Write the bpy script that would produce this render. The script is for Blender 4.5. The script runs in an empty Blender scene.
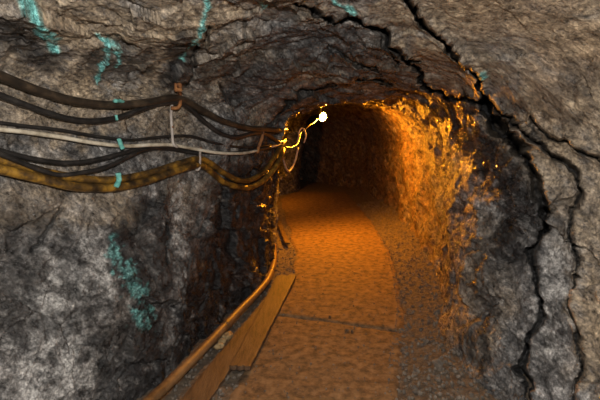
import bpy, math, random
import numpy as np
from mathutils import Vector

random.seed(7)
SC = bpy.context.scene
COL = SC.collection

# ------------------------------------------------------------------ camera, world, flash, exposure
CAM = np.array([0.0, 0.0, 1.40])
FPX = 450.0
PITCH = math.atan(70.0 / FPX)
cam_data = bpy.data.cameras.new('camera')
cam_data.sensor_width = 36.0
cam_data.lens = FPX / 600.0 * 36.0
cam_data.clip_start = 0.02
cam_ob = bpy.data.objects.new('camera', cam_data)
cam_ob.location = CAM
cam_ob.rotation_euler = (math.pi / 2 - PITCH, 0, 0)
COL.objects.link(cam_ob)
SC.camera = cam_ob

world = bpy.data.worlds.new('world')
SC.world = world
world.use_nodes = True
world.node_tree.nodes['Background'].inputs[0].default_value = (0.5, 0.55, 0.6, 1)
world.node_tree.nodes['Background'].inputs[1].default_value = 0.0

# the camera's flash, on top of the camera
fl = bpy.data.lights.new('camera_flash', 'POINT')
fl.energy = 205.0
fl.color = (1.0, 0.97, 0.93)
fl.shadow_soft_size = 0.025
flo = bpy.data.objects.new('camera_flash', fl)
flo.location = (0.02, -0.02, 1.62)
COL.objects.link(flo)

SC.view_settings.view_transform = 'Standard'
SC.view_settings.look = 'None'
SC.view_settings.exposure = 0.0
SC.view_settings.gamma = 1.0
SC.view_settings.use_curve_mapping = False

FWD = np.array([0, math.cos(PITCH), -math.sin(PITCH)])
UPV = np.array([0, math.sin(PITCH), math.cos(PITCH)])


def project(P):
    d = P - CAM
    w = d @ FWD
    ws = np.where(w > 0.05, w, 0.05)
    return 300 + FPX * d[..., 0] / ws, 200 - FPX * (d @ UPV) / ws, w


def ray(px, py):
    r = FWD + (px - 300) / FPX * np.array([1.0, 0, 0]) + (200 - py) / FPX * UPV
    return r / np.linalg.norm(r)


def on_floor(px, py, z=0.0):
    r = ray(px, py)
    return CAM + r * ((z - CAM[2]) / r[2])


# ------------------------------------------------------------------ numpy noise
def _hash(ix, iy, iz, seed):
    h = (ix.astype(np.int64) * 374761393 + iy.astype(np.int64) * 668265263
         + iz.astype(np.int64) * 2147483647 + seed * 1274126177) & 0xFFFFFFFF
    h = ((h ^ (h >> 13)) * 1274126177) & 0xFFFFFFFF
    h = ((h ^ (h >> 16)) * 2246822519) & 0xFFFFFFFF
    return h ^ (h >> 15)


def perlin(p, seed=0):
    f0 = np.floor(p)
    i = f0.astype(np.int64)
    f = (p - f0)
    u = f * f * f * (f * (f * 6 - 15) + 10)
    out = np.zeros(p.shape[0])
    for dx in (0, 1):
        wx = u[:, 0] if dx else 1 - u[:, 0]
        for dy in (0, 1):
            wy = u[:, 1] if dy else 1 - u[:, 1]
            for dz in (0, 1):
                wz = u[:, 2] if dz else 1 - u[:, 2]
                h = _hash(i[:, 0] + dx, i[:, 1] + dy, i[:, 2] + dz, seed)
                g = ((h & 255) / 127.5 - 1) * (f[:, 0] - dx) + (((h >> 8) & 255) / 127.5 - 1) * (f[:, 1] - dy) \
                    + (((h >> 16) & 255) / 127.5 - 1) * (f[:, 2] - dz)
                out += wx * wy * wz * g
    return out


def fbm(p, octs=4, seed=0, gain=0.5):
    a, s, o = 1.0, 0.0, np.zeros(p.shape[0])
    for k in range(octs):
        o += a * perlin(p * (2.03 ** k) + 17.3 * k, seed + k)
        a *= gain
    return o


def ridged(p, octs=4, seed=0, gain=0.5):
    a, o = 1.0, np.zeros(p.shape[0])
    for k in range(octs):
        o += a * (1 - 2.2 * np.abs(perlin(p * (2.03 ** k) + 9.1 * k, seed + k)))
        a *= gain
    return o


def facets(p, seed=0, tilt=0.5, jump=0.5):
    """fractured rock: every Voronoi cell is a tilted plane of its own"""
    i = np.floor(p).astype(np.int64)
    best = np.full(p.shape[0], 9e9)
    val = np.zeros(p.shape[0])
    for dx in (-1, 0, 1):
        for dy in (-1, 0, 1):
            for dz in (-1, 0, 1):
                cx, cy, cz = i[:, 0] + dx, i[:, 1] + dy, i[:, 2] + dz
                h = _hash(cx, cy, cz, seed)
                h2 = _hash(cx, cy, cz, seed + 77)
                rx = p[:, 0] - cx - (h & 255) / 255.0
                ry = p[:, 1] - cy - ((h >> 8) & 255) / 255.0
                rz = p[:, 2] - cz - ((h >> 16) & 255) / 255.0
                d = rx * rx + ry * ry + rz * rz
                m = d < best
                v = tilt * (rx * ((h2 & 255) / 127.5 - 1) + ry * (((h2 >> 8) & 255) / 127.5 - 1)
                            + rz * (((h2 >> 16) & 255) / 127.5 - 1)) + jump * ((h2 >> 24) / 127.5 - 1)
                best = np.where(m, d, best)
                val = np.where(m, v, val)
    return val


def smooth(a, b, x):
    t = np.clip((x - a) / (b - a), 0, 1)
    return t * t * (3 - 2 * t)


def poly_dist(px, py, pts, closed=False):
    d = np.full(px.shape, 1e9)
    n = len(pts)
    for k in range(n if closed else n - 1):
        ax, ay = pts[k]
        bx, by = pts[(k + 1) % n]
        vx, vy = bx - ax, by - ay
        t = np.clip(((px - ax) * vx + (py - ay) * vy) / (vx * vx + vy * vy + 1e-9), 0, 1)
        d = np.minimum(d, np.hypot(px - ax - t * vx, py - ay - t * vy))
    return d


def in_poly(px, py, pts):
    c = np.zeros(px.shape, bool)
    n = len(pts)
    for k in range(n):
        ax, ay = pts[k]
        bx, by = pts[(k + 1) % n]
        if ay == by:
            continue
        c ^= ((ay > py) != (by > py)) & (px < (bx - ax) * (py - ay) / (by - ay) + ax)
    return c


# ------------------------------------------------------------------ materials
def node_mat(name):
    m = bpy.data.materials.new(name)
    m.use_nodes = True
    nt = m.node_tree
    return m, nt, nt.nodes['Principled BSDF']


def N(nt, typ, **kw):
    n = nt.nodes.new(typ)
    for k, v in kw.items():
        if k in n.inputs:
            n.inputs[k].default_value = v
        else:
            setattr(n, k, v)
    return n


def noise_n(nt, vec, scale, detail=4, rough=0.6):
    n = N(nt, 'ShaderNodeTexNoise')
    n.inputs['Scale'].default_value = scale
    n.inputs['Detail'].default_value = detail
    n.inputs['Roughness'].default_value = rough
    nt.links.new(vec, n.inputs['Vector'])
    return n.outputs['Fac']


def ramp(nt, fac, stops):
    r = N(nt, 'ShaderNodeValToRGB')
    el = r.color_ramp.elements
    while len(el) < len(stops):
        el.new(0.5)
    for e, (p, c) in zip(el, stops):
        e.position = p
        e.color = (c[0], c[1], c[2], 1) if not isinstance(c, (int, float)) else (c, c, c, 1)
    nt.links.new(fac, r.inputs[0])
    return r.outputs[0]


def mix(nt, fac, a, b, mode='MIX'):
    m = N(nt, 'ShaderNodeMix', data_type='RGBA', blend_type=mode)
    if isinstance(fac, (int, float)):
        m.inputs[0].default_value = fac
    else:
        nt.links.new(fac, m.inputs[0])
    for k, s in ((6, a), (7, b)):
        if isinstance(s, tuple):
            m.inputs[k].default_value = (s[0], s[1], s[2], 1)
        else:
            nt.links.new(s, m.inputs[k])
    return m.outputs[2]


def mth(nt, op, a, b=0.0, clamp=False):
    m = N(nt, 'ShaderNodeMath', operation=op, use_clamp=clamp)
    for k, s in ((0, a), (1, b)):
        if isinstance(s, (int, float)):
            m.inputs[k].default_value = s
        else:
            nt.links.new(s, m.inputs[k])
    return m.outputs[0]


def objvec(nt):
    return N(nt, 'ShaderNodeTexCoord').outputs['Object']


def make_rock():
    m, nt, b = node_mat('mine_rock')
    L = nt.links.new
    v = objvec(nt)
    sa = N(nt, 'ShaderNodeAttribute', attribute_name='stain_shade_a')
    sb = N(nt, 'ShaderNodeAttribute', attribute_name='stain_b')
    A = N(nt, 'ShaderNodeSeparateColor'); L(sa.outputs['Color'], A.inputs[0])
    B = N(nt, 'ShaderNodeSeparateColor'); L(sb.outputs['Color'], B.inputs[0])
    cx = N(nt, 'ShaderNodeCombineXYZ')           # coordinates along the bedding of the rock
    for k, ax in enumerate(((0.40, -0.17, -0.34), (0.27, 0.95, -0.14), (1.35, 0.0, 1.57))):
        dp = N(nt, 'ShaderNodeVectorMath', operation='DOT_PRODUCT')
        L(v, dp.inputs[0]); dp.inputs[1].default_value = ax
        L(dp.outputs['Value'], cx.inputs[k])
    sv = cx.outputs[0]
    n1 = noise_n(nt, v, 2.2, 5, 0.6)
    n2 = noise_n(nt, sv, 9.0, 6, 0.7)
    n3 = noise_n(nt, v, 60.0, 5, 0.8)
    n4 = noise_n(nt, sv, 22.0, 5, 0.72)
    c = ramp(nt, n2, [(0.32, (0.030, 0.029, 0.029)), (0.45, (0.095, 0.090, 0.086)), (0.55, (0.18, 0.170, 0.160)), (0.70, (0.38, 0.355, 0.33))])
    tanm = mth(nt, 'MULTIPLY', B.outputs[1], ramp(nt, n1, [(0.3, 0.35), (0.6, 1.0)]))
    tan = ramp(nt, n4, [(0.34, (0.075, 0.058, 0.042)), (0.5, (0.34, 0.255, 0.165)), (0.66, (0.60, 0.46, 0.30))])
    c = mix(nt, tanm, c, tan)
    rustm = mth(nt, 'MULTIPLY', B.outputs[0], ramp(nt, n4, [(0.3, 0.25), (0.6, 1.0)]))
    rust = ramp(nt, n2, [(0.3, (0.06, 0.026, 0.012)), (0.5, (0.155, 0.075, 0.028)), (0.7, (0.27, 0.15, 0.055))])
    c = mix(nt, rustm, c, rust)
    limem = mth(nt, 'MULTIPLY', A.outputs[2], ramp(nt, n2, [(0.38, 0.0), (0.62, 1.0)]))
    c = mix(nt, limem, c, (0.50, 0.48, 0.45))
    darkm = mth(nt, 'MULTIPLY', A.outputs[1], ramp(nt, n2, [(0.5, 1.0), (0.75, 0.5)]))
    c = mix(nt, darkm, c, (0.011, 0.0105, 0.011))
    cop = ramp(nt, n3, [(0.3, (0.05, 0.22, 0.20)), (0.5, (0.15, 0.48, 0.45)), (0.7, (0.36, 0.72, 0.68))])
    copm = mth(nt, 'MULTIPLY', A.outputs[0], ramp(nt, n2, [(0.36, 0.25), (0.50, 1.0)]))
    c = mix(nt, copm, c, cop)
    n5 = noise_n(nt, v, 15.0, 8, 0.78)
    c = mix(nt, mth(nt, 'SUBTRACT', 1.0, mth(nt, 'MULTIPLY', B.outputs[1], 0.5)), c, ramp(nt, n5, [(0.36, 0.22), (0.46, 0.75), (0.54, 1.15), (0.66, 2.0)]), 'MULTIPLY')
    # small dark and pale grains
    c = mix(nt, 1.0, c, ramp(nt, n3, [(0.32, 0.38), (0.5, 1.0), (0.7, 1.6)]), 'MULTIPLY')
    L(c, b.inputs['Base Color'])
    rg = ramp(nt, n4, [(0.38, 0.26), (0.60, 0.72)])
    wet = mth(nt, 'MULTIPLY', B.outputs[2], 0.42)
    L(mth(nt, 'SUBTRACT', rg, wet, True), b.inputs['Roughness'])
    b.inputs['Specular IOR Level'].default_value = 0.5
    b1 = N(nt, 'ShaderNodeBump'); b1.inputs['Strength'].default_value = 0.9; b1.inputs['Distance'].default_value = 0.026
    L(n4, b1.inputs['Height'])
    b2 = N(nt, 'ShaderNodeBump'); b2.inputs['Strength'].default_value = 0.8; b2.inputs['Distance'].default_value = 0.007
    L(n3, b2.inputs['Height']); L(b1.outputs[0], b2.inputs['Normal'])
    L(b2.outputs[0], b.inputs['Normal'])
    return m


def simple_mat(name, stops, scale=12.0, rough=0.6, metal=0.0, bump=0.4, bdist=0.004, stretch=(1, 1, 1), detail=5, spec=0.5):
    m, nt, b = node_mat(name)
    v = objvec(nt)
    mp = N(nt, 'ShaderNodeMapping'); nt.links.new(v, mp.inputs['Vector'])
    mp.inputs['Scale'].default_value = stretch
    n = noise_n(nt, mp.outputs['Vector'], scale, detail, 0.65)
    nt.links.new(ramp(nt, n, stops), b.inputs['Base Color'])
    b.inputs['Roughness'].default_value = rough
    b.inputs['Metallic'].default_value = metal
    b.inputs['Specular IOR Level'].default_value = spec
    bp = N(nt, 'ShaderNodeBump'); bp.inputs['Strength'].default_value = bump; bp.inputs['Distance'].default_value = bdist
    n2 = noise_n(nt, mp.outputs['Vector'], scale * 4, 4, 0.7)
    nt.links.new(n2, bp.inputs['Height']); nt.links.new(bp.outputs[0], b.inputs['Normal'])
    return m


ROCK = make_rock()
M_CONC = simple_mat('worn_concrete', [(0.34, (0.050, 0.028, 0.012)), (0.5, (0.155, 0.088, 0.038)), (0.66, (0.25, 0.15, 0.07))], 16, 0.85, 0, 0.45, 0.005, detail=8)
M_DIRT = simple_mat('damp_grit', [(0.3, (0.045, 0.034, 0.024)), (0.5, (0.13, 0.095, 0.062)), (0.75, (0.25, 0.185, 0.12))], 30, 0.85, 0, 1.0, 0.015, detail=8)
M_STRAW = simple_mat('pale_rubble', [(0.3, (0.10, 0.06, 0.025)), (0.5, (0.30, 0.20, 0.09)), (0.75, (0.45, 0.33, 0.17))], 40, 0.8)
M_STONE = simple_mat('broken_stone', [(0.3, (0.05, 0.042, 0.035)), (0.5, (0.13, 0.105, 0.08)), (0.75, (0.26, 0.21, 0.16))], 20, 0.8)
M_WOOD = simple_mat('old_plank_wood', [(0.3, (0.03, 0.016, 0.008)), (0.5, (0.095, 0.050, 0.024)), (0.75, (0.15, 0.09, 0.045))], 6, 0.65, 0, 0.7, 0.006, (7, 1, 7))
M_PIPE = simple_mat('ochre_pipe', [(0.3, (0.06, 0.03, 0.012)), (0.5, (0.19, 0.10, 0.04)), (0.75, (0.27, 0.16, 0.07))], 9, 0.5, 0, 0.3, 0.003)
M_BLACK = simple_mat('black_rubber', [(0.35, (0.012, 0.011, 0.010)), (0.6, (0.026, 0.023, 0.021)), (0.8, (0.09, 0.075, 0.06))], 16, 0.30, 0, 0.4, 0.003)
M_BROWN = simple_mat('dusty_black_rubber', [(0.3, (0.016, 0.013, 0.010)), (0.5, (0.034, 0.024, 0.016)), (0.75, (0.11, 0.075, 0.045))], 14, 0.32, 0, 0.4, 0.003)
M_CREAM = simple_mat('dirty_cream_sheath', [(0.28, (0.16, 0.12, 0.07)), (0.5, (0.56, 0.49, 0.37)), (0.75, (0.72, 0.66, 0.55))], 10, 0.5, 0, 0.2, 0.002)
M_YELL = simple_mat('grimy_yellow_sheath', [(0.38, (0.022, 0.013, 0.006)), (0.50, (0.10, 0.052, 0.012)), (0.62, (0.30, 0.155, 0.020)), (0.8, (0.42, 0.24, 0.04))], 11, 0.45, 0, 0.4, 0.003)
M_RUST = simple_mat('rusty_steel', [(0.3, (0.08, 0.028, 0.012)), (0.5, (0.26, 0.10, 0.03)), (0.75, (0.42, 0.20, 0.06))], 40, 0.8, 0.1)
M_PALE = simple_mat('pale_strap', [(0.3, (0.20, 0.13, 0.10)), (0.5, (0.42, 0.36, 0.31)), (0.75, (0.55, 0.50, 0.45))], 24, 0.6)
M_COPPER = simple_mat('copper_salt', [(0.3, (0.05, 0.22, 0.19)), (0.5, (0.14, 0.45, 0.38)), (0.75, (0.34, 0.68, 0.60))], 40, 0.7)
M_SHADE = simple_mat('lamp_enamel', [(0.3, (0.02, 0.02, 0.02)), (0.7, (0.06, 0.05, 0.045))], 12, 0.5, 0.3)

M_REFL = simple_mat('pale_lamp_enamel', [(0.3, (0.35, 0.30, 0.24)), (0.7, (0.50, 0.45, 0.38))], 12, 0.5)
m_bulb, nt_, b_ = node_mat('glowing_bulb')
b_.inputs['Base Color'].default_value = (1, 0.75, 0.4, 1)
b_.inputs['Emission Color'].default_value = (1.0, 0.62, 0.22, 1)
b_.inputs['Emission Strength'].default_value = 9.0


# ------------------------------------------------------------------ object helpers
def tag(o, label=None, cat=None, group=None, kind=None):
    if label: o['label'] = label
    if cat: o['category'] = cat
    if group: o['group'] = group
    if kind: o['kind'] = kind
    return o


def link(name, me, mat, parent=None):
    o = bpy.data.objects.new(name, me)
    if mat and not me.materials:
        me.materials.append(mat)
    COL.objects.link(o)
    if parent is not None:
        o.parent = parent
    return o


def empty(name, loc=(0, 0, 0)):
    o = bpy.data.objects.new(name, None)
    o.empty_display_size = 0.05
    o.location = loc
    COL.objects.link(o)
    return o


def grid_mesh(name, V, F, normals=None, attrs=None):
    me = bpy.data.meshes.new(name)
    V = np.ascontiguousarray(V, dtype=np.float32)
    F = np.ascontiguousarray(F, dtype=np.int32)
    k = F.shape[1]
    me.vertices.add(len(V)); me.vertices.foreach_set('co', V.ravel())
    me.loops.add(F.size); me.loops.foreach_set('vertex_index', F.ravel())
    me.polygons.add(len(F))
    me.polygons.foreach_set('loop_start', np.arange(0, F.size, k, dtype=np.int32))
    me.polygons.foreach_set('use_smooth', np.ones(len(F), bool))
    me.update(calc_edges=True)
    if attrs:
        for an, arr in attrs.items():
            a = me.color_attributes.new(an, 'FLOAT_COLOR', 'POINT')
            rgba = np.ones((len(V), 4), np.float32)
            rgba[:, :3] = arr
            a.data.foreach_set('color', rgba.ravel())
    if normals is not None:
        me.normals_split_custom_set_from_vertices(np.ascontiguousarray(normals, dtype=np.float32))
    return me


def catmull(pts, n):
    pts = [np.array(p, float) for p in pts]
    P = [2 * pts[0] - pts[1]] + pts + [2 * pts[-1] - pts[-2]]
    out = []
    for k in range(1, len(P) - 2):
        p0, p1, p2, p3 = P[k - 1:k + 3]
        for t in np.linspace(0, 1, n, endpoint=False):
            out.append(0.5 * (2 * p1 + (p2 - p0) * t + (2 * p0 - 5 * p1 + 4 * p2 - p3) * t * t + (3 * p1 - p0 - 3 * p2 + p3) * t ** 3))
    out.append(P[-2])
    return np.array(out)


def tube_mesh(name, path, r, seg=12, flat=1.0, wob=0.0, rfun=None):
    """closed tube along a path, round or flattened"""
    path = np.asarray(path, float)
    n = len(path)
    T = np.gradient(path, axis=0)
    T /= np.linalg.norm(T, axis=1)[:, None] + 1e-9
    ref = np.array([0, 0, 1.0])
    V = []
    prev = None
    for k in range(n):
        t = T[k]
        if prev is None:
            a = np.cross(t, ref)
            if np.linalg.norm(a) < 1e-3:
                a = np.cross(t, [1, 0, 0])
        else:
            a = prev - t * (prev @ t)
        a /= np.linalg.norm(a)
        prev = a
        b = np.cross(t, a)
        rr = r * (rfun(k / (n - 1)) if rfun else 1.0)
        for s in range(seg):
            th = 2 * math.pi * s / seg
            w = 1 + wob * math.sin(k * 1.7 + s * 2.1)
            V.append(path[k] + rr * w * (math.cos(th) * a * flat + math.sin(th) * b))
    F = []
    for k in range(n - 1):
        for s in range(seg):
            F.append((k * seg + s, k * seg + (s + 1) % seg, (k + 1) * seg + (s + 1) % seg, (k + 1) * seg + s))
    me = bpy.data.meshes.new(name)
    F.append(tuple(range(seg))[::-1])
    F.append(tuple((n - 1) * seg + s for s in range(seg)))
    me.from_pydata([tuple(v) for v in V], [], F)
    me.polygons.foreach_set('use_smooth', np.ones(len(F), bool))
    me.update()
    return me


def box_mesh(name, c, ax, ay, az, bevel=0.0):
    """box about c with half-axis vectors"""
    c, ax, ay, az = [np.array(q, float) for q in (c, ax, ay, az)]
    import bmesh
    bm = bmesh.new()
    vs = [bm.verts.new(c + sx * ax + sy * ay + sz * az) for sz in (-1, 1) for sy in (-1, 1) for sx in (-1, 1)]
    for f in ((0, 1, 3, 2), (4, 6, 7, 5), (0, 4, 5, 1), (2, 3, 7, 6), (0, 2, 6, 4), (1, 5, 7, 3)):
        bm.faces.new([vs[i] for i in f])
    bmesh.ops.recalc_face_normals(bm, faces=bm.faces)
    if bevel:
        bmesh.ops.bevel(bm, geom=list(bm.edges), offset=bevel, segments=1, affect='EDGES')
    me = bpy.data.meshes.new(name)
    bm.to_mesh(me); bm.free()
    return me


# ------------------------------------------------------------------ the rock tunnel
# sections: y : left x at z -.15,.45,.9,1.4 | left shoulder | crown | right shoulder | right x at 1.4,.9,.45,-.15
SEC = [
    (-2.6, -1.30, -1.40, -1.42, -1.38, (-1.00, 1.82), (0.00, 2.08), (1.00, 1.86), 1.36, 1.40, 1.38, 1.30),
    (0.6, -1.42, -1.50, -1.55, -1.52, (-1.20, 1.88), (-.05, 2.08), (1.02, 1.92), 1.42, 1.42, 1.34, 1.22),
    (1.3, -1.34, -1.44, -1.50, -1.50, (-1.20, 1.85), (-.05, 2.02), (1.00, 1.88), 1.38, 1.36, 1.27, 1.14),
    (1.9, -1.00, -1.14, -1.26, -1.36, (-1.15, 1.76), (-.05, 1.96), (0.92, 1.80), 1.24, 1.22, 1.15, 1.05),
    (2.4, -0.76, -0.84, -0.96, -1.06, (-0.92, 1.70), (0.02, 1.90), (0.84, 1.75), 1.13, 1.11, 1.04, 0.98),
    (2.9, -0.64, -0.68, -0.74, -0.74, (-0.62, 1.66), (0.12, 1.84), (0.86, 1.76), 1.09, 1.11, 1.09, 1.06),
    (3.3, -0.52, -0.58, -0.54, -0.44, (-0.36, 1.62), (0.20, 1.78), (0.89, 1.76), 1.13, 1.20, 1.21, 1.20),
    (3.7, -0.38, -0.42, -0.37, -0.24, (-0.14, 1.57), (0.30, 1.73), (0.93, 1.78), 1.23, 1.31, 1.33, 1.32),
    (4.3, -0.30, -0.32, -0.29, -0.20, (-0.04, 1.57), (0.42, 1.71), (1.00, 1.77), 1.34, 1.42, 1.44, 1.42),
    (5.0, -0.29, -0.31, -0.30, -0.24, (-0.02, 1.62), (0.50, 1.74), (1.06, 1.76), 1.42, 1.50, 1.52, 1.50),
    (6.0, -0.37, -0.40, -0.40, -0.38, (-0.12, 1.68), (0.52, 1.80), (1.14, 1.78), 1.50, 1.56, 1.60, 1.58),
    (7.4, -0.50, -0.55, -0.56, -0.55, (-0.25, 1.74), (0.55, 1.92), (1.20, 1.82), 1.55, 1.61, 1.66, 1.66),
    (8.6, -0.72, -0.78, -0.78, -0.74, (-0.40, 1.74), (0.50, 1.92), (1.15, 1.80), 1.50, 1.56, 1.58, 1.60),
    (9.5, -0.55, -0.55, -0.52, -0.48, (-0.20, 1.72), (0.50, 1.90), (1.05, 1.78), 1.42, 1.46, 1.48, 1.50),
    (10.3, -0.12, -0.08, -0.02, 0.02, (0.15, 1.70), (0.60, 1.88), (1.00, 1.76), 1.38, 1.40, 1.42, 1.42),
    (11.0, -0.10, -0.06, 0.00, 0.04, (0.15, 1.70), (0.50, 1.86), (0.90, 1.74), 1.22, 1.24, 1.26, 1.26),
    (12.2, -0.70, -0.66, -0.62, -0.60, (-0.40, 1.70), (-.05, 1.84), (0.30, 1.72), 0.66, 0.68, 0.70, 0.72),
    (13.4, -1.70, -1.66, -1.64, -1.60, (-1.40, 1.70), (-1.1, 1.84), (-.75, 1.72), -0.40, -0.38, -0.36, -0.34),
]
ZL = (-0.15, 0.45, 0.90, 1.40)
ky = np.array([s[0] for s in SEC])
ctrl = np.zeros((len(SEC), 11, 2))
for a, s in enumerate(SEC):
    for q in range(4):
        ctrl[a, q] = (s[1 + q], ZL[q])
    for q in range(3):
        ctrl[a, 4 + q] = s[5 + q]
    for q in range(4):
        ctrl[a, 7 + q] = (s[8 + q], ZL[3 - q])

# rows: coarse behind the camera, then spacing in proportion to distance
rows = list(np.linspace(-2.6, 0.7, 90, endpoint=False))
y = 0.7
while y < 13.4:
    rows.append(y)
    y += max(0.0075, 0.0042 * y) if y < 8 else 0.05
ys = np.array(rows)
tang = np.gradient(ctrl, ky, axis=0)
idx = np.clip(np.searchsorted(ky, ys) - 1, 0, len(ky) - 2)
hh = (ky[idx + 1] - ky[idx])
tt = ((ys - ky[idx]) / hh)
t1, h1 = tt[:, None, None], hh[:, None, None]
C = ((2 * t1 ** 3 - 3 * t1 ** 2 + 1) * ctrl[idx] + (t1 ** 3 - 2 * t1 ** 2 + t1) * h1 * tang[idx]
     + (-2 * t1 ** 3 + 3 * t1 ** 2) * ctrl[idx + 1] + (t1 ** 3 - t1 ** 2) * h1 * tang[idx + 1])
seglen = np.array([.6, .45, .5, .45, 1.0, 1.0, .5, .5, .45, .6])
ncol = np.round(seglen / seglen.sum() * 940).astype(int)
colsP = []
ext = np.concatenate([2 * C[:, :1] - C[:, 1:2], C, 2 * C[:, -1:] - C[:, -2:-1]], axis=1)
seg_of = []
for k in range(10):
    p0, p1, p2, p3 = (ext[:, k + q] for q in range(4))
    for t in np.linspace(0, 1, ncol[k], endpoint=False):
        colsP.append(0.5 * (2 * p1 + (p2 - p0) * t + (2 * p0 - 5 * p1 + 4 * p2 - p3) * t * t + (3 * p1 - p0 - 3 * p2 + p3) * t ** 3))
        seg_of.append(k + t)
colsP.append(C[:, -1]); seg_of.append(10.0)
seg_of = np.array(seg_of)
XZ = np.stack(colsP, axis=1)
NR, NC = XZ.shape[:2]
P0 = np.stack([XZ[..., 0], np.repeat(ys[:, None], NC, 1), XZ[..., 1]], axis=-1)


def grid_normals(P):
    du = np.gradient(P, axis=0)
    dv = np.gradient(P, axis=1)
    n = np.cross(du, dv)
    n /= np.linalg.norm(n, axis=-1)[..., None] + 1e-12
    return n


N0 = grid_normals(P0)
cen = np.stack([np.full(NR, 0.0) + 0.5 * (XZ[:, 0, 0] + XZ[:, -1, 0]), ys, np.full(NR, 1.0)], axis=-1)
if ((cen[:, None] - P0) * N0).sum() < 0:
    N0 = -N0                                   # N0 points into the tunnel

p = P0.reshape(-1, 3)
nrm = N0.reshape(-1, 3)
SEG = np.repeat(seg_of[None], NR, 0).ravel()
YY = p[:, 1]
PX, PY, PW = project(p)
MPP = np.clip(PW, 0.3, 20) / FPX               # metres per pixel at that distance
front = (YY > 0.9) & (YY < 4.6)
rightside = SEG > 4.6

# bedding frame: layers dip down to the right
e1 = np.array([0.72, -0.30, -0.62]); e1 /= np.linalg.norm(e1)
e3 = np.cross(e1, [0, 1.0, 0]); e3 /= np.linalg.norm(e3)
e2 = np.cross(e3, e1)
warp = np.stack([fbm(p * 3.1, 3, 11), fbm(p * 3.1 + 40, 3, 21), fbm(p * 3.1 + 80, 3, 31)], axis=-1)
q = p + 0.10 * warp
bed = np.stack([q @ e1 * 0.38, q @ e2 * 0.8, q @ e3 * 1.5], axis=-1)
wr = smooth(4.4, 5.4, SEG)                     # bedding strong on the right side
isoq = np.stack([q[:, 0], q[:, 1] * 0.9, q[:, 2] * 0.8], axis=-1)
near = 1 - smooth(4.0, 5.5, YY)

# --- big slabs that stand proud on the upper right, each bounded by open joints
A_ = [(404, -12), (412, 8), (424, 22), (445, 38), (465, 54), (482, 68), (487, 96)]
B_ = [(296, -4), (312, 12), (330, 20), (354, 15), (380, 28), (402, 46), (420, 62), (440, 80), (460, 95), (487, 100)]
C_ = [(487, 98), (496, 112), (512, 134), (522, 148), (532, 168), (543, 195), (547, 212)]
D_ = [(487, 96), (510, 115), (533, 138), (556, 158), (574, 174), (580, 192)]
E_ = [(533, 118), (548, 134), (572, 147), (600, 160), (640, 176)]
F_ = [(547, 212), (537, 236), (531, 262), (540, 298), (544, 318), (530, 342), (530, 368), (541, 400), (545, 470)]
G_ = [(580, 192), (568, 212), (571, 238), (576, 262), (572, 300), (582, 340), (580, 400), (590, 470)]
FAR = 2600
SLABS = {
    'cap': (A_ + D_[1:3] + [(533, 118)] + E_[1:] + [(FAR, 300), (FAR, -900), (380, -900)], 0.100,
            'broad tan rock slab overhanging the upper right corner'),
    'roof': (B_[::-1][:9] + [(290, -900), (385, -900)] + A_, 0.055,
             'long grey roof slab wedged left of the overhanging tan slab'),
    'wedge': (C_ + [(556, 206), (580, 192)] + D_[::-1][1:], 0.080,
              'narrow pale rock wedge between two dark joints at right'),
    'shelf': ([(533, 138), (533, 118)] + E_[1:] + [(FAR, 330), (FAR, 700), (900, 560), (590, 470)] + G_[::-1][1:] + D_[::-1][1:4], 0.060,
              'brown rock shelf at the right edge below the overhang'),
    'column': (F_ + [(590, 470)] + G_[::-1][1:] + [(556, 206)], 0.050,
               'upright grey rock column at lower right between two cracks'),
}
jit = np.stack([fbm(p * 9.0, 3, 71), fbm(p * 9.0 + 50, 3, 72)], axis=-1)
JX = PX + jit[:, 0] * 6.0
JY = PY + jit[:, 1] * 6.0
label_v = np.zeros(len(p), int)
okf = front & rightside & (YY < 4.0)
fade = smooth(0.9, 1.15, YY)
fall = np.zeros(len(p))
for poly, hgt, lab in SLABS.values():
    ins = in_poly(JX, JY, poly) & okf
    fall = np.maximum(fall, np.where(ins, smooth(0, 0.05, poly_dist(JX, JY, poly, True) * MPP), 0))
lump = smooth(2.3, 3.3, YY) * smooth(4.9, 5.8, SEG)
calm = (1 - 0.80 * fall) * (1 - 0.75 * lump)    # slab faces are smooth, the fractured rock is not
disp = 0.055 * fbm(p * 1.4, 3, 5)
disp += (0.034 * wr * (1 - 0.3 * fall) * (1 - 0.5 * lump)) * facets(bed * np.array([1, 1, 1.0]) * 2.6, 3, 0.7, 0.45)
disp += (0.018 * wr * calm) * facets(bed * 8.5, 4, 0.7, 0.45)
disp += (0.052 * (1 - 0.6 * wr) * calm) * facets(isoq * 3.4, 6, 0.9, 0.3)
disp += (0.019 * (1 - 0.5 * wr) * calm) * facets(isoq * 8.0, 7, 0.9, 0.4)
disp += 0.011 * calm * ridged(q * 6.0, 4, 41, 0.6)
disp += 0.004 * calm * facets(isoq * 24.0, 8, 0.9, 0.5)
disp += 0.0040 * calm * ridged(q * 26.0, 3, 51, 0.6)
disp += 0.006 * calm * fbm(q * 13.0, 4, 55, 0.6)
bq = np.stack([q @ e1 * 1.6, q @ e2 * 5.0, q @ e3 * 17.0], axis=-1)
disp += 0.010 * fall * fbm(bq, 4, 57, 0.6)
disp += 0.007 * smooth(4.6, 5.2, SEG) * (1 - fall) * (1 - 0.8 * lump) * near * ridged(bq, 3, 58, 0.6)
# rougher lumps on the far, lamp-lit right wall
disp += lump * (0.060 * ridged(p * 1.5, 3, 61, 0.55) + 0.010 * ridged(q * 6.0, 4, 63, 0.6))

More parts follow.
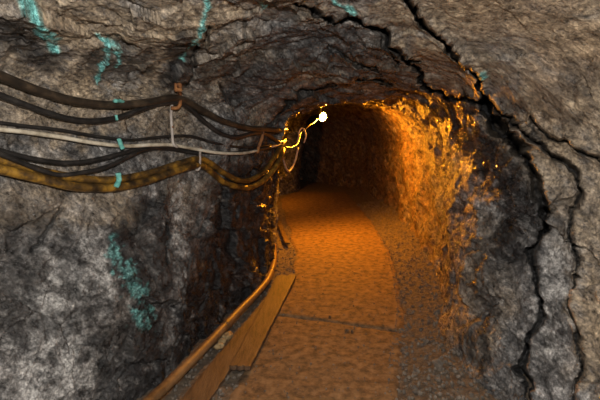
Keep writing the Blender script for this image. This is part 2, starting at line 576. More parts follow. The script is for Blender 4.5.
push = np.zeros(len(p))                        # metres along the line of sight: slabs forward, joints deep into the rock
CR = [(A_, .011, .30), (B_, .010, .28), (C_[:4], .026, .70), (C_[3:], .012, .40), (D_, .007, .20), (E_, .006, .12), (F_, .010, .28), (G_, .006, .12)]
for a, (nm, (poly, hgt, lab)) in enumerate(SLABS.items()):
    ins = in_poly(JX, JY, poly) & okf
    dist = poly_dist(JX, JY, poly, True) * MPP
    push -= np.where(ins, hgt * smooth(0, 0.018, dist) * fade, 0)
    label_v[ins] = 10 + a
for poly, wid, dep in CR:
    dm = poly_dist(JX, JY, poly) * MPP / (1 + 0.9 * np.clip(jit[:, 0] + jit[:, 1], -.6, .8))
    push += np.where(okf, dep * np.exp(-(dm / wid) ** 4), 0)
# smaller cracks: brow of the arch, and two on the left wall
for poly, wid, dep in [([(268, 128), (276, 114), (288, 97), (302, 88), (322, 84), (345, 75), (370, 70), (392, 74)], .011, .05),
                       ([(380, 30), (392, 46), (400, 56)], .008, .03),
                       ([(207, 18), (200, 40), (190, 62), (186, 80)], .012, .035),
                       ([(330, 45), (360, 56), (384, 62)], .007, .03),
                       ([(60, 210), (45, 226), (38, 245), (30, 250)], .005, .025),
                       ([(160, 262), (168, 240), (160, 225)], .004, .02),
                       ([(245, 20), (243, 30), (235, 38)], .005, .02)]:
    dm = poly_dist(JX, JY, poly) * MPP
    push += np.where(front, 4 * dep * np.exp(-(dm / wid) ** 4), 0)
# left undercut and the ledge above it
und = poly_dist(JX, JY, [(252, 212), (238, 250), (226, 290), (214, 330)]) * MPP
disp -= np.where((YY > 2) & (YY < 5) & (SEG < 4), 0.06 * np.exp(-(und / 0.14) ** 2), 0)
# the brow hangs down along the arch
brow = poly_dist(JX, JY, [(282, 120), (300, 108), (325, 99), (350, 95), (385, 88)]) * MPP
disp += np.where((YY > 3.2) & (YY < 4.9), 0.005 * np.exp(-(brow / 0.12) ** 2), 0)

# --- stains (the rock's own colour, plus painted shade in the dark channel): R copper, G dark, B lime | R rust, G tan, B wet
sa = np.zeros((len(p), 3)); sb = np.zeros((len(p), 3))
ns1 = fbm(p * 6.0, 4, 91); ns2 = fbm(p * 14.0, 4, 95); ns3 = fbm(p * 2.4, 3, 97)
nearL = (YY > 0.8) & (YY < 5.0)


def blob(arr, ch, pts, rad, s=1.0, edge=0.38, jn=1.3, mask=None):
    dm = poly_dist(JX, JY, pts) * MPP / rad + jn * (0.6 * ns1 + 0.5 * ns2)
    v = s * (1 - smooth(1 - edge, 1 + edge, dm))
    m = nearL if mask is None else mask
    arr[:, ch] = np.maximum(arr[:, ch], np.where(m, v, 0))


sb[:, 1] = np.clip(0.25 + 1.3 * ns3, 0, 0.7) * (1 - 0.8 * smooth(190, 240, PY) * (SEG < 4)) * (1 - smooth(3.5, 5, YY))
sb[:, 2] = np.clip(0.2 + 0.8 * ns3, 0, 0.5)
DRIPS = [
    ([(24, -10), (32, 6), (42, 20), (50, 34), (56, 44)], .024, 'broad turquoise copper run at the upper left corner'),
    ([(98, 30), (104, 38), (112, 45), (117, 50), (118, 62)], .010, 'bent turquoise copper trickle above the upper black cables'),
    ([(104, 44), (100, 58), (97, 68), (96, 80)], .010, 'straight turquoise copper trickle hanging above the upper black cables'),
    ([(206, -6), (201, 12), (192, 30), (185, 44), (181, 54)], .013, 'bright turquoise copper streak above the rusty bracket'),
    ([(112, 250), (122, 268), (130, 288), (138, 305), (143, 324)], .033, 'mottled green copper patch on the lower left rock'),
    ([(334, 6), (342, 9), (350, 8)], .014, 'small green copper spot on the roof'),
    ([(484, 66), (487, 72)], .010, 'tiny turquoise copper fleck where the roof joints meet'),
    ([(262, -4), (264, 4)], .018, 'small green copper spot at the top edge of the roof'),
]
for a, (pts, rad, lab) in enumerate(DRIPS):
    patch = a == 4
    dm = poly_dist(PX + jit[:, 0] * 8, PY + jit[:, 1] * 8, pts) * MPP / rad + (3.0 if patch else 1.1) * ns2 + (2.2 * fbm(p * 38.0, 3, 99) if patch else 0.0)
    v = (1 - smooth(0.55, 1.25, dm)) * nearL
    sa[:, 0] = np.maximum(sa[:, 0], v * (0.45 if patch else 1.0))
    disp += (0.003 if patch else 0.007) * v
    label_v[v > 0.4] = 40 + a
# painted shade of the left undercut, then dark wet rock
blob(sa, 1, [(262, 195), (255, 235), (240, 270), (222, 310), (218, 345)], .34, 1.0, 0.3, 0.5)  # undercut shade put into the rock colour
blob(sa, 1, [(118, 245), (132, 285), (150, 330), (150, 380)], .10, 0.9)
blob(sa, 1, [(0, 20), (15, 30), (30, 50), (45, 60)], .07, 0.8)
blob(sa, 1, [(100, 60), (112, 62), (135, 62)], .08, 0.7)
blob(sa, 1, [(180, 30), (178, 60), (168, 75)], .06, 0.9)
blob(sa, 1, [(20, 230), (25, 270), (5, 300)], .12, 0.6)
blob(sa, 1, [(270, 175), (262, 150), (270, 215)], .14, 0.9)
blob(sa, 1, [(455, 105), (480, 135), (510, 175), (525, 215), (515, 250)], .10, 0.92, 0.4, 0.8)
blob(sa, 1, [(290, 112), (310, 95), (350, 84)], .12, 0.55)
blob(sa, 1, [(490, 260), (488, 310), (485, 360)], .07, 0.6)
blob(sa, 1, [(440, 95), (400, 60), (380, 40)], .05, 0.6)
# shade inside the open joints, painted as dark colour
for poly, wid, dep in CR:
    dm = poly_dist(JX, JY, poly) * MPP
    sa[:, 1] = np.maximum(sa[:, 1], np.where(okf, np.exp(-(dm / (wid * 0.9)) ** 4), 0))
# lime bloom
blob(sa, 2, [(70, 265), (100, 275), (60, 300), (50, 340), (75, 355)], .15, 1.0)
blob(sa, 1, [(150, 215), (155, 250), (170, 320), (110, 350), (120, 385)], .12, 0.75)
blob(sa, 1, [(30, 262), (20, 330), (100, 320), (60, 245)], .07, 0.7)
blob(sa, 1, [(205, 75), (225, 60), (235, 95)], .06, 0.6)
blob(sa, 1, [(250, 60), (330, 45), (400, 75)], .10, 0.45)
blob(sa, 2, [(172, 225), (170, 290), (172, 350)], .05, 0.8)
blob(sa, 2, [(180, 185), (172, 205)], .03, 1.0)
blob(sa, 2, [(35, 375), (40, 400)], .12, 0.9)
blob(sa, 2, [(120, 55), (130, 80), (105, 85)], .06, 0.7)
blob(sa, 2, [(195, 300), (192, 345)], .03, 0.9)
blob(sa, 2, [(555, 250), (560, 300), (552, 350)], .08, 0.7)
blob(sa, 2, [(500, 205), (520, 190), (528, 225)], .035, 0.7)
# tan / brown rock
blob(sb, 1, [(30, 90), (80, 90), (140, 70), (160, 20), (75, 20)], .22, 0.95)
blob(sb, 1, [(20, 205), (60, 195), (110, 205)], .14, 0.8)
blob(sb, 1, [(440, 10), (500, 30), (560, 40), (600, 60), (560, 100), (600, 110)], .30, 1.0)
blob(sa, 1, [(575, 75), (600, 85), (560, 95)], .07, 0.45)
blob(sa, 1, [(510, 105), (540, 100), (570, 120)], .05, 0.4)
blob(sb, 1, [(510, 125), (560, 180), (600, 220), (600, 350)], .13, 0.8)
blob(sb, 1, [(395, 20), (420, 45)], .10, 0.5)
# rust
blob(sb, 0, [(178, 84), (178, 92)], .018, 1.0, mask=nearL & (SEG < 5))
blob(sb, 0, [(196, 345), (198, 300), (203, 260), (222, 200)], .018, 1.0)
blob(sb, 0, [(215, 305), (218, 318)], .03, 0.8)
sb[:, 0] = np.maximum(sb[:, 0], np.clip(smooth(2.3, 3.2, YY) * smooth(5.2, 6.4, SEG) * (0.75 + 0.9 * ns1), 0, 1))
blob(sb, 0, [(490, 5), (560, 15), (540, 110), (590, 40)], .10, 0.35)
# wet sheen
blob(sb, 2, [(455, 105), (480, 135), (510, 175), (525, 215)], .10, 1.0, 0.5)
blob(sb, 2, [(175, 190), (165, 210), (180, 230)], .08, 0.8)

sight = p - CAM
sight /= np.linalg.norm(sight, axis=1)[:, None]
P1 = (p + nrm * disp[:, None] + sight * push[:, None]).reshape(NR, NC, 3)
N1 = grid_normals(P1)
if (N1 * N0).sum() < 0:
    N1 = -N1
P1f, N1f = P1.reshape(-1, 3), N1.reshape(-1, 3)
SX, SY, SW = project(P1f)
SD = np.linalg.norm(P1f - CAM, axis=1)
SX = np.where(SW > 0.2, SX, -9999)


def surf(px, py, rad=2.5, ymin=0.3, ymax=99):
    """distance along the pixel's ray to the rock seen there"""
    m = (np.abs(SX - px) < rad) & (np.abs(SY - py) < rad) & (YY > ymin) & (YY < ymax)
    if not m.any():
        return surf(px, py, rad * 2, ymin, ymax) if rad < 60 else 3.0
    d = SD[m]
    return float(np.median(d[d < d.min() + 0.12]))


def at(px, py, off=0.0, **kw):
    return CAM + ray(px, py) * (surf(px, py, **kw) - off)


# ------------------------------------------------------------------ split into walls, roof, slabs, crusts
ri, ci = np.meshgrid(np.arange(NR - 1), np.arange(NC - 1), indexing='ij')
v00 = (ri * NC + ci).ravel()
faces = np.stack([v00, v00 + NC, v00 + NC + 1, v00 + 1], axis=1)
fn = np.cross(P1f[faces[:, 1]] - P1f[faces[:, 0]], P1f[faces[:, 3]] - P1f[faces[:, 0]])
if (fn * N1f[faces[:, 0]]).sum() < 0:
    faces = faces[:, ::-1].copy()
fs = SEG[faces[:, 0]]
lab = np.where(fs < 4.35, 1, np.where(fs < 6.15, 2, 3))
lv = label_v[faces]
lab = np.where(lv.max(1) == lv.min(1), np.where(lv[:, 0] > 0, lv[:, 0], lab), lab)


def rock_piece(name, code, parent=None):
    f = faces[lab == code]
    if len(f) == 0:
        return None
    used, inv = np.unique(f, return_inverse=True)
    me = grid_mesh(name, P1f[used], inv.reshape(f.shape), N1f[used], {'stain_shade_a': sa[used], 'stain_b': sb[used]})
    return link(name, me, ROCK, parent)


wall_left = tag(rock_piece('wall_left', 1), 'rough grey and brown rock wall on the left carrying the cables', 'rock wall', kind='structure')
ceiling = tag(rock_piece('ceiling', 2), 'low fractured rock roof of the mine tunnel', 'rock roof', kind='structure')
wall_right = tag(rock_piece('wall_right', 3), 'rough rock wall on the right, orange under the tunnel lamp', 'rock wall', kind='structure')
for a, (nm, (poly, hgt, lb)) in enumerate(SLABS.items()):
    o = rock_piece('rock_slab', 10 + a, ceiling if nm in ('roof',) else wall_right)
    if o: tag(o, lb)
for a, (pts, rad, lb) in enumerate(DRIPS):
    o = rock_piece('copper_crust', 40 + a, wall_left if a < 5 else (ceiling if a in (5, 7) else wall_right))
    if o: tag(o, lb)

# ------------------------------------------------------------------ floor: grit bed, two concrete slabs
fx = np.arange(-1.6, 1.95, 0.014)
fy = np.concatenate([np.arange(-2.6, 1.6, 0.06), np.arange(1.6, 5.0, 0.013), np.arange(5.0, 13.3, 0.05)])
GX, GY = np.meshgrid(fx, fy)
gp = np.stack([GX.ravel(), GY.ravel(), np.zeros(GX.size)], axis=-1)


def edgeR(y):
    return np.interp(y, [-2.6, 1.5, 2.17, 2.6, 3.0, 3.4, 4.2, 5.2, 7.0, 9.0, 11, 13], [.40, .44, .49, .58, .70, .80, .93, 1.05, 1.12, 1.1, 1.0, .8])


def edgeL(y):
    return np.interp(y, [-2.6, 2.0, 2.6, 3.0, 4.1, 5.0, 7.0, 9.0, 11, 13], [-.42, -.38, -.30, -.22, -.05, -.06, -.22, -.4, 0, -.4])


rise = np.clip(GX.ravel() - edgeR(GY.ravel()), 0, 1)
gz = -0.014 + 0.22 * rise ** 1.3 + 0.012 * fbm(gp * 4.0, 3, 201) + 0.008 * ridged(gp * 11, 3, 205) * smooth(0.0, 0.15, rise)
gz += 0.010 * fbm(gp * 22.0, 3, 207)
gp[:, 2] = gz


def grid_faces(nr, nc):
    r, c = np.meshgrid(np.arange(nr - 1), np.arange(nc - 1), indexing='ij')
    a = (r * nc + c).ravel()
    return np.stack([a, a + 1, a + nc + 1, a + nc], axis=1)


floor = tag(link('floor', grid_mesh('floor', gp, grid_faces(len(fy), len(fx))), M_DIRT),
            'damp grit floor of the mine tunnel sloping up to the right wall', 'floor', kind='structure')


def floor_z(x, y):
    i = int(np.clip(np.searchsorted(fy, y), 0, len(fy) - 1)); j = int(np.clip(round((x + 1.6) / 0.014), 0, len(fx) - 1))
    return float(gz[i * len(fx) + j])


def slab(y0, y1, seed, label, skew):
    n = max(40, int((y1 - y0) / 0.022)); mcol = 90
    yy = np.linspace(y0, y1, n)
    V = []
    u = np.linspace(0, 1, mcol)
    Y, U = np.meshgrid(yy, u, indexing='ij')
    Lx = edgeL(Y) + 0.02 * np.sin(Y * 5 + seed)
    Rx = edgeR(Y) + 0.05 * fbm(np.stack([Y.ravel() * 2.5, 0 * Y.ravel() + 3, 0 * Y.ravel()], -1), 4, 330 + seed).reshape(Y.shape)
    X = Lx + (Rx - Lx) * U
    w = (Y - y0) / (y1 - y0)
    Y2 = Y + skew[0] * (U - .5) * (1 - w) + skew[1] * (U - .5) * w
    g = np.stack([X.ravel(), Y2.ravel(), np.zeros(X.size)], -1)
    Z = 0.008 * fbm(g * 2.0, 3, 300 + seed) + 0.003 * fbm(g * 7, 3, 310 + seed) - 0.010 * np.clip(ridged(g * 5.0, 2, 320 + seed) - 1.05, 0, 1)
    ed = np.minimum(np.minimum(U, 1 - U) * (Rx - Lx), np.minimum(w, 1 - w) * (y1 - y0)).ravel()
    Z = Z - 0.012 * (1 - smooth(0, 0.03, ed))
    g[:, 2] = Z
    F = grid_faces(n, mcol)
    # skirt
    b = [k for k in range(mcol)] + [k * mcol + mcol - 1 for k in range(1, n)] + [(n - 1) * mcol + k for k in range(mcol - 2, -1, -1)] + [k * mcol for k in range(n - 2, 0, -1)]
    low = g[b].copy(); low[:, 2] = -0.12
    base = len(g)
    S = [(b[k], base + k, base + (k + 1) % len(b), b[(k + 1) % len(b)]) for k in range(len(b))]
    me = grid_mesh('path_slab', np.concatenate([g, low]), np.concatenate([F, np.array(S)]))
    return tag(link('path_slab', me, M_CONC, floor), label)


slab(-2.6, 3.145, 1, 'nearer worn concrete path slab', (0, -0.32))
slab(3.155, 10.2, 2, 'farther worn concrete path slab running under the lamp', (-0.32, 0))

# ------------------------------------------------------------------ cables on the left wall
def cable(name, pts, r, mat, label, cat, group, smooth_t=3, tail=None, flat=1.0):
    if pts[0][0] <= 0:          # runs on past the frame's left edge, along the wall
        (xa, ya, oa), (xb, yb, _) = pts[0], pts[1]
        m_ = (yb - ya) / (xb - xa)
        pts = [(x_, ya + m_ * (x_ - xa) * .75, oa + .01) for x_ in (-260, -170, -100, -50, -26)] + list(pts)
    T = []
    for (px, py, off) in pts:
        T.append(surf(px, py, rad=5.0, ymax=8.0) - off)
    T = np.array(T)
    for _ in range(smooth_t):
        S = T.copy()
        S[1:-1] = 0.25 * T[:-2] + 0.5 * T[1:-1] + 0.25 * T[2:]
        T = np.minimum(S, T + 0.01)
    P = [CAM + ray(px, py) * t for (px, py, _), t in zip(pts, T)]
    if tail:
        P += [np.array(q_) for q_ in tail]
    path = catmull(P, 9)
    return tag(link(name, tube_mesh(name, path, r, 12, flat), mat), label, cat, group)


K = 'cables on the left wall'
T1 = [(-.14, 4.4, 1.40), (-.18, 5.0, 1.36), (-.32, 6.2, 1.36)]
T2 = [(-.15, 4.4, 1.30), (-.20, 5.0, 1.26), (-.34, 6.2, 1.28)]
T3 = [(-.17, 4.4, 1.22), (-.22, 5.0, 1.18), (-.36, 6.2, 1.20)]
cable('power_cable', [(-6, 73, .09), (20, 84, .09), (45, 93, .09), (70, 100, .08), (95, 104, .08), (120, 105, .08), (150, 102, .08), (172, 98, .08), (186, 101, .08), (205, 112, .07), (225, 122, .07), (248, 128, .06), (266, 129, .05), (278, 130, .05)],
      .0215, M_BROWN, 'thick dusty black cable, topmost of the bundle on the left wall', 'cable', K, tail=T1)
cable('power_cable', [(-6, 93, .07), (20, 103, .07), (45, 112, .07), (70, 119, .07), (95, 121, .07), (120, 117, .07), (150, 106, .07), (174, 102, .07), (188, 107, .07), (205, 122, .06), (220, 133, .06), (236, 137, .06), (254, 133, .05), (266, 134, .05), (279, 142, .04)],
      .0150, M_BLACK, 'black cable sagging just below the topmost thick cable', 'cable', K, tail=T2)
cable('signal_cable', [(-6, 122, .05), (25, 126, .05), (60, 130, .05), (95, 136, .05), (130, 140, .05), (160, 137, .05), (190, 136, .05), (215, 143, .05), (240, 147, .05), (262, 146, .04), (278, 144, .04)],
      .0085, M_BLACK, 'slim black cable lying along the top of the cream cable', 'cable', K, tail=T2)
cable('signal_cable', [(-6, 129, .08), (25, 132, .08), (60, 137, .08), (95, 143, .08), (125, 146, .08), (150, 145, .08), (172, 145, .08), (195, 149, .07), (220, 153, .07), (245, 153, .06), (262, 149, .05), (278, 145, .04)],
      .0105, M_CREAM, 'dirty cream cable, the only pale one on the left wall', 'cable', K, tail=T2)
cable('power_cable', [(-6, 149, .08), (20, 156, .08), (45, 161, .08), (70, 163, .08), (95, 160, .07), (120, 154, .06), (140, 149, .05), (160, 147, .05), (185, 148, .05), (215, 153, .05), (245, 152, .05), (270, 147, .04)],
      .0125, M_BLACK, 'black cable rising from the yellow pair to run behind the cream cable', 'cable', K)
cable('power_cable', [(-6, 152, .12), (20, 162, .12), (40, 170, .11), (60, 175, .11), (80, 173, .10), (100, 169, .10), (118, 162, .09), (134, 154, .08), (150, 149, .06), (170, 149, .05), (200, 154, .05)],
      .0115, M_BLACK, 'lower black cable dipping in front of the yellow pair', 'cable', K)
yl = [(-6, 158), (20, 165), (45, 172), (70, 177), (95, 180), (120, 179), (150, 173), (178, 164), (198, 159), (210, 163), (224, 173), (238, 180), (250, 180), (262, 173), (272, 161), (280, 148)]
y2 = [(-6, 168), (20, 174), (45, 180), (70, 186), (95, 188), (120, 187), (150, 180), (178, 170), (198, 165), (209, 170), (222, 181), (238, 187), (251, 187), (264, 180), (275, 168), (282, 154)]
cable('power_cable', [(a_, b2, .08 if a_ < 205 else .06) for a_, b2 in yl], .0205, M_YELL, 'upper cable of the grimy yellow pair on the left wall', 'cable', K, tail=T2)
cable('power_cable', [(a_, b2, .09 if a_ < 205 else .06) for a_, b2 in y2], .0220, M_YELL, 'lowest cable on the left wall, thick grimy yellow', 'cable', K, tail=T3)

# turquoise drips on the cables
def drip(pts, r, off, label):
    P = [at(px, py, off, rad=5) for px, py in pts]
    tag(link('copper_drip', tube_mesh('copper_drip', catmull(P, 5), r, 8, 1.3, 0.12), M_COPPER), label, 'copper deposit', 'copper drips on the cables')


drip([(115, 101), (120, 101), (124, 103)], .010, .106, 'turquoise copper drip on the topmost cable')
drip([(116, 115), (117, 120)], .006, .089, 'small turquoise copper drip on the sagging black cable')
drip([(119, 139), (121, 145), (123, 149)], .010, .096, 'turquoise copper drip on the cream cable')
drip([(118, 173), (119, 180), (116, 187)], .011, .115, 'turquoise copper drip across the yellow pair')

# brackets and straps
def strap(name, pts, w, thick, off, mat, parent):
    P = [at(px, py, o_, rad=5) for (px, py), o_ in zip(pts, off)]
    return link(name, tube_mesh(name, catmull(P, 5), w, 8, thick / w), mat, parent)


def bolt(c, d, r, parent, mat):
    c, d = np.array(c), np.array(d)
    return link('bolt', tube_mesh('bolt', [c, c + d * .5, c + d], r, 6), mat, parent)


# rusty hook
h = empty('cable_bracket', (0, 0, 0)); tag(h, 'orange rusty bracket holding the two upper black cables', 'bracket', 'cable holders on the left wall')
strap('hook', [(179, 84), (180, 94), (180, 104), (177, 108), (171, 108)], .013, .011, [.0, .055, .115, .12, .10], M_RUST, h)
pc = at(178, 87, 0.012, rad=5)
link('wall_plate', box_mesh('wall_plate', pc, (.017, .012, 0), (-.006, .008, 0), (0, 0, .026), .004), M_RUST, h)
bolt(at(178, 87, .02, rad=5), (.02, -.028, .0), .008, h, M_RUST)
h = empty('cable_strap'); tag(h, 'long pale strap hanging from the black cables to the cream cable', 'strap', 'cable holders on the left wall')
strap('band', [(172, 103), (171, 115), (172, 130), (173, 143), (177, 147)], .0115, .009, [.06, .05, .05, .095, .10], M_PALE, h)
bolt(at(172, 127, .05, rad=5), (.012, -.018, 0), .005, h, M_RUST)
h = empty('cable_strap'); tag(h, 'short pale strap wrapped over the yellow pair', 'strap', 'cable holders on the left wall')
strap('band', [(200, 148), (200, 155), (200, 162), (199, 169), (196, 170)], .0105, .008, [.03, .10, .118, .115, .09], M_PALE, h)
bolt(at(200, 148, .03, rad=5), (.012, -.018, 0), .005, h, M_RUST)
h = empty('cable_strap'); tag(h, 'brown strap tying the black and cream cables by the corner', 'strap', 'cable holders on the left wall')
strap('band', [(263, 131), (262, 138), (259, 146), (257, 153)], .014, .010, [.07, .07, .07, .075], M_RUST, h)

# ------------------------------------------------------------------ lamps
LAMP_COL = (1.0, 0.34, 0.015)


def lamp(name, pos, axis, R_, power, label, tilt_bulb=True):
    """bowl reflector open along axis, bulb, stem to the roof"""
    pos, ax = np.array(pos, float), np.array(axis, float)
    ax /= np.linalg.norm(ax)
    a = np.cross(ax, [0, 0, 1.0]); a /= np.linalg.norm(a)
    b = np.cross(ax, a)
    root = empty(name, pos)
    V, F = [], []
    nr, ns = 9, 28
    for lay, sc_ in ((0, 1.0), (1, 0.94)):
        for k in range(nr):
            th = (k / (nr - 1)) * math.pi / 2
            for s in range(ns):
                ph = 2 * math.pi * s / ns
                V.append(tuple(R_ * sc_ * (-math.cos(th) * 0.75 * ax + max(math.sin(th), .02) * (math.cos(ph) * a + math.sin(ph) * b))))
    o2 = nr * ns
    for k in range(nr - 1):
        for s in range(ns):
            s2 = (s + 1) % ns
            F.append((k * ns + s, k * ns + s2, (k + 1) * ns + s2, (k + 1) * ns + s))
            F.append((o2 + k * ns + s, o2 + (k + 1) * ns + s, o2 + (k + 1) * ns + s2, o2 + k * ns + s2))
    for s in range(ns):
        s2 = (s + 1) % ns
        F.append(((nr - 1) * ns + s, (nr - 1) * ns + s2, o2 + (nr - 1) * ns + s2, o2 + (nr - 1) * ns + s))
    F.append(tuple(range(ns))); F.append(tuple(o2 + s for s in range(ns))[::-1])
    me = bpy.data.meshes.new('reflector'); me.from_pydata(V, [], F)
    me.polygons.foreach_set('use_smooth', np.ones(len(F), bool)); me.update()
    link('reflector', me, M_REFL, root)
    prof = [(-.72, .012), (-.66, .016), (-.60, .022), (-.52, .032), (-.44, .038), (-.36, .036), (-.30, .024), (-.28, .004)]
    path = [R_ * t * ax for t, _ in prof]
    rad = [r for _, r in prof]
    bm = tube_mesh('bulb', path, 1.0, 14, 1.0, 0, lambda u: np.interp(u, np.linspace(0, 1, len(rad)), rad))
    bulb = link('bulb', bm, m_bulb, root)
    link('socket', tube_mesh('socket', [-1.0 * R_ * ax, -.85 * R_ * ax, -.7 * R_ * ax], .022, 12), M_SHADE, root)
    top = np.array([0, .02, 0.30])
    link('stem', tube_mesh('stem', catmull([-.8 * R_ * ax, -.9 * R_ * ax + np.array([0, .03, .06]), top], 6), .010, 8), M_SHADE, root)
    tag(root, label, 'lamp')
    ld = bpy.data.lights.new('bulb_light', 'POINT'); ld.energy = power; ld.color = LAMP_COL; ld.shadow_soft_size = 0.032
    lo = bpy.data.objects.new('bulb_light', ld); lo.location = tuple(R_ * .02 * ax)
    COL.objects.link(lo); lo.parent = root
    return root


LP = CAM + ray(323, 117) * 6.05
lamp('tunnel_lamp', LP, (.55, -.80, -.18), .060, 390.0, 'glowing orange lamp hanging from the roof deep in the tunnel')
lamp('wall_lamp', (-.46, 8.3, 1.45), (-.85, .35, -.40), .07, 70.0, 'second lamp tucked behind the left corner, seen by its orange glow')
# the wire that feeds the lamp
Pw = [CAM + ray(a_, b2) * t for a_, b2, t in [(284, 147, 4.5), (292, 147, 4.9), (298, 143, 5.2), (301, 133, 5.5), (305, 130, 5.6), (309, 126, 5.7), (315, 122, 5.9), (320, 116, 6.1)]]
tag(link('lamp_wire', tube_mesh('lamp_wire', catmull(Pw, 6), .0050, 8), M_BROWN), 'thin pale wire leading from the cables up to the lamp', 'wire')
Pw = [CAM + ray(a_, b2) * t for a_, b2, t in [(281, 150, 4.4), (284, 162, 4.6), (288, 171, 4.8), (292, 168, 4.95), (296, 158, 5.1), (298, 148, 5.2)]]
tag(link('hanging_wire', tube_mesh('hanging_wire', catmull(Pw, 6), .0105, 8), M_PALE), 'pale cable loop hanging at the corner and shining in lamplight', 'wire')
Pw = [CAM + ray(a_, b2) * t for a_, b2, t in [(296, 147, 5.2), (298, 140, 5.25), (300, 130, 5.3), (304, 129, 5.35), (306, 136, 5.3), (304, 143, 5.3)]]
tag(link('hanging_wire', tube_mesh('hanging_wire', catmull(Pw, 6), .0075, 8), M_PALE), 'small coiled wire end shining beside the lamp wire', 'wire')

# ------------------------------------------------------------------ pipe and planks along the left edge
pp = [(120, 430), (146, 404), (168, 384), (200, 352), (225, 326), (240, 310), (256, 294), (268, 279), (274, 262), (274, 248), (273, 238)]
P = [on_floor(a_, b2, 0.075) for a_, b2 in pp]
P.append(P[-1] + np.array([-.06, .5, -.02])); P.append(P[-1] + np.array([-.12, .7, -.02]))
pipe = empty('drain_pipe'); tag(pipe, 'ochre pipe curving along the foot of the left wall', 'pipe')
path = catmull(P, 10)
link('tube', tube_mesh('tube', path, .029, 16), M_PIPE, pipe)
for u in (0.34, 0.62):
    k = int(u * len(path)); c = path[k - 1:k + 2]
    d = c[2] - c[0]; d /= np.linalg.norm(d)
    link('coupling', tube_mesh('coupling', [c[1] - d * .03, c[1] - d * .028, c[1] + d * .028, c[1] + d * .03], .033, 16), M_PIPE, pipe)


def plank(corners, z, thick, label, seed):
    """a worn board: top corners by position, ends ragged, slightly bowed"""
    c = [np.array(on_floor(px, py, z)) for px, py in corners]      # far-left, far-right, near-right, near-left
    n, m_ = 40, 9
    V = []
    rs = np.random.RandomState(seed)
    jag = rs.uniform(-.012, .012, (2, m_ + 1)); sj = rs.uniform(-.003, .003, (n + 1, 2))
    for lay in (0, 1):
        for i in range(n + 1):
            for j in range(m_ + 1):
                u, v = i / n, j / m_
                A = c[0] * (1 - u) + c[3] * u; B = c[1] * (1 - u) + c[2] * u
                Q = A * (1 - v) + B * v
                d = (c[3] - c[0]) / np.linalg.norm(c[3] - c[0])
                if i == 0: Q = Q + d * jag[0, j]
                if i == n: Q = Q + d * jag[1, j]
                Q = Q + (B - A) / np.linalg.norm(B - A) * (sj[i, 0] if j == 0 else sj[i, 1] if j == m_ else 0)
                Q[2] = z + .004 * math.sin(u * 5 + seed) - (thick if lay else 0.0) - (0.003 if j in (0, m_) and not lay else 0)
                V.append(tuple(Q))
    F = []
    w = m_ + 1; o2 = (n + 1) * w
    for i in range(n):
        for j in range(m_):
            a = i * w + j
            F.append((a, a + w, a + w + 1, a + 1)); F.append((o2 + a, o2 + a + 1, o2 + a + w + 1, o2 + a + w))
    for i in range(n):
        for j in (0, m_):
            a = i * w + j
            F.append((a, o2 + a, o2 + a + w, a + w) if j == 0 else (a, a + w, o2 + a + w, o2 + a))
    for j in range(m_):
        for i in (0, n):
            a = i * w + j
            F.append((a, a + 1, o2 + a + 1, o2 + a) if i == 0 else (a, o2 + a, o2 + a + 1, a + 1))
    me = bpy.data.meshes.new('wooden_plank'); me.from_pydata(V, [], F); me.update()
    return tag(link('wooden_plank', me, M_WOOD), label, 'plank', 'planks beside the pipe')


plank([(277, 275), (296, 275), (250, 367), (229, 366)], .040, .028, 'longer wooden plank running beside the path under the lamp glow', 3)
plank([(263, 300), (277, 302), (206, 404), (176, 404)], .010, .030, 'darker wooden plank at the bottom edge next to the pipe', 5)
plank([(277, 222), (281, 222), (290, 243), (285, 243)], .05, .02, 'short dark board lying past the left corner', 9)

# ------------------------------------------------------------------ loose stones
def stone_mesh(seed, r):
    import bmesh
    rs = np.random.RandomState(seed)
    bm = bmesh.new()
    bmesh.ops.create_icosphere(bm, subdivisions=1, radius=r)
    s = rs.uniform(.6, 1.15, 3)
    for v in bm.verts:
        k = rs.uniform(.75, 1.15)
        v.co = Vector((v.co.x * s[0] * k, v.co.y * s[1] * k, v.co.z * s[2] * .8 * k))
    me = bpy.data.meshes.new('stone'); bm.to_mesh(me); bm.free()
    return me


def put_stone(px, py, r, seed, label, mat=M_STONE):
    P = on_floor(px, py, 0.0)
    z = floor_z(P[0], P[1])
    if edgeL(P[1]) < P[0] < edgeR(P[1]): z = 0.0
    if px < 240: z = 0.012          # these lie on the darker plank
    o = link('stone', stone_mesh(seed, r), mat)
    o.location = (P[0], P[1], z + r * .35); o.rotation_euler = (0, 0, seed)
    return tag(o, label, 'stone', 'loose stones on the floor')


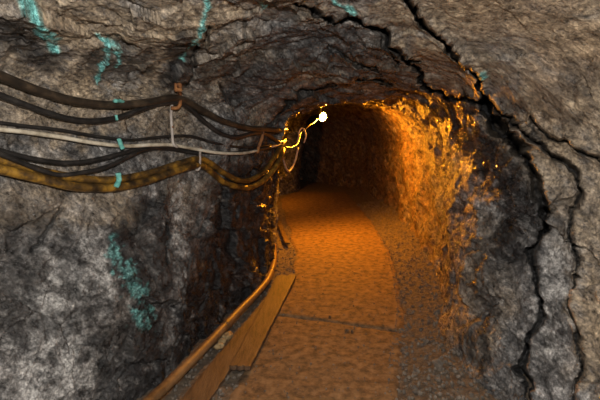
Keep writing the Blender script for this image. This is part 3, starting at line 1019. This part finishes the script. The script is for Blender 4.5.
put_stone(347, 331, .022, 1, 'dark flat stone on the path just below the slab joint', M_DIRT)
put_stone(352, 332, .017, 2, 'dark stone touching the flat one below the slab joint', M_DIRT)
put_stone(330, 317, .015, 3, 'small dark stone on the path right at the slab joint', M_DIRT)
put_stone(228, 340, .045, 4, 'pale broken stone lying on the darker plank by the pipe', M_STRAW)
put_stone(219, 350, .040, 5, 'pale stone nearest the camera of the three by the pipe', M_STRAW)
put_stone(222, 345, .032, 6, 'smallest pale stone, middle one of the three by the pipe', M_STRAW)
put_stone(425, 345, .030, 7, 'fist-sized stone on the grit right of the path')
put_stone(438, 372, .036, 8, 'larger dark stone on the grit near the bottom right')
put_stone(420, 290, .030, 9, 'stone on the grit right of the farther slab')
put_stone(436, 318, .034, 10, 'stone at the foot of the right wall by the slab joint')
put_stone(412, 262, .030, 11, 'stone farthest back on the grit bank')

# gravel: uncountable grit on the right bank and left gutter
rs = np.random.RandomState(4)
base = []
import bmesh
bm = bmesh.new(); bmesh.ops.create_icosphere(bm, subdivisions=1, radius=1.0)
IV = np.array([v.co[:] for v in bm.verts]); IF = np.array([[v.index for v in f.verts] for f in bm.faces]); bm.free()
GV, GF = [], []
cnt = 0
for k in range(8000):
    yq = 1.6 + rs.rand() ** 1.3 * 7.0
    zone = rs.rand()
    if zone < .62:
        xq = edgeR(yq) - .03 + rs.rand() ** 1.2 * .55
    elif zone < .88:
        xq = edgeL(yq) - rs.rand() * .35
    else:
        xq = edgeL(yq) + rs.rand() * (edgeR(yq) - edgeL(yq))
    onp = edgeL(yq) + .02 < xq < edgeR(yq) - .02
    r = (.003 + .004 * rs.rand() if onp else .004 + .012 * rs.rand() ** 2.5)
    z = 0.001 if onp else floor_z(xq, yq)
    v = IV * (r * rs.uniform(.65, 1.2, (1, 3))) * rs.uniform(.8, 1.15, (12 if len(IV) == 12 else len(IV), 1))
    th = rs.rand() * 6.28
    v = np.stack([v[:, 0] * math.cos(th) - v[:, 1] * math.sin(th), v[:, 0] * math.sin(th) + v[:, 1] * math.cos(th), v[:, 2]], -1)
    GV.append(v + np.array([xq, yq, z + r * .3])); GF.append(IF + cnt); cnt += len(IV)
gme = grid_mesh('gravel', np.concatenate(GV), np.concatenate(GF))
gme.polygons.foreach_set('use_smooth', np.zeros(len(gme.polygons), bool))
tag(link('gravel', gme, M_STONE), 'loose brown gravel scattered over the tunnel floor', 'gravel', kind='stuff')
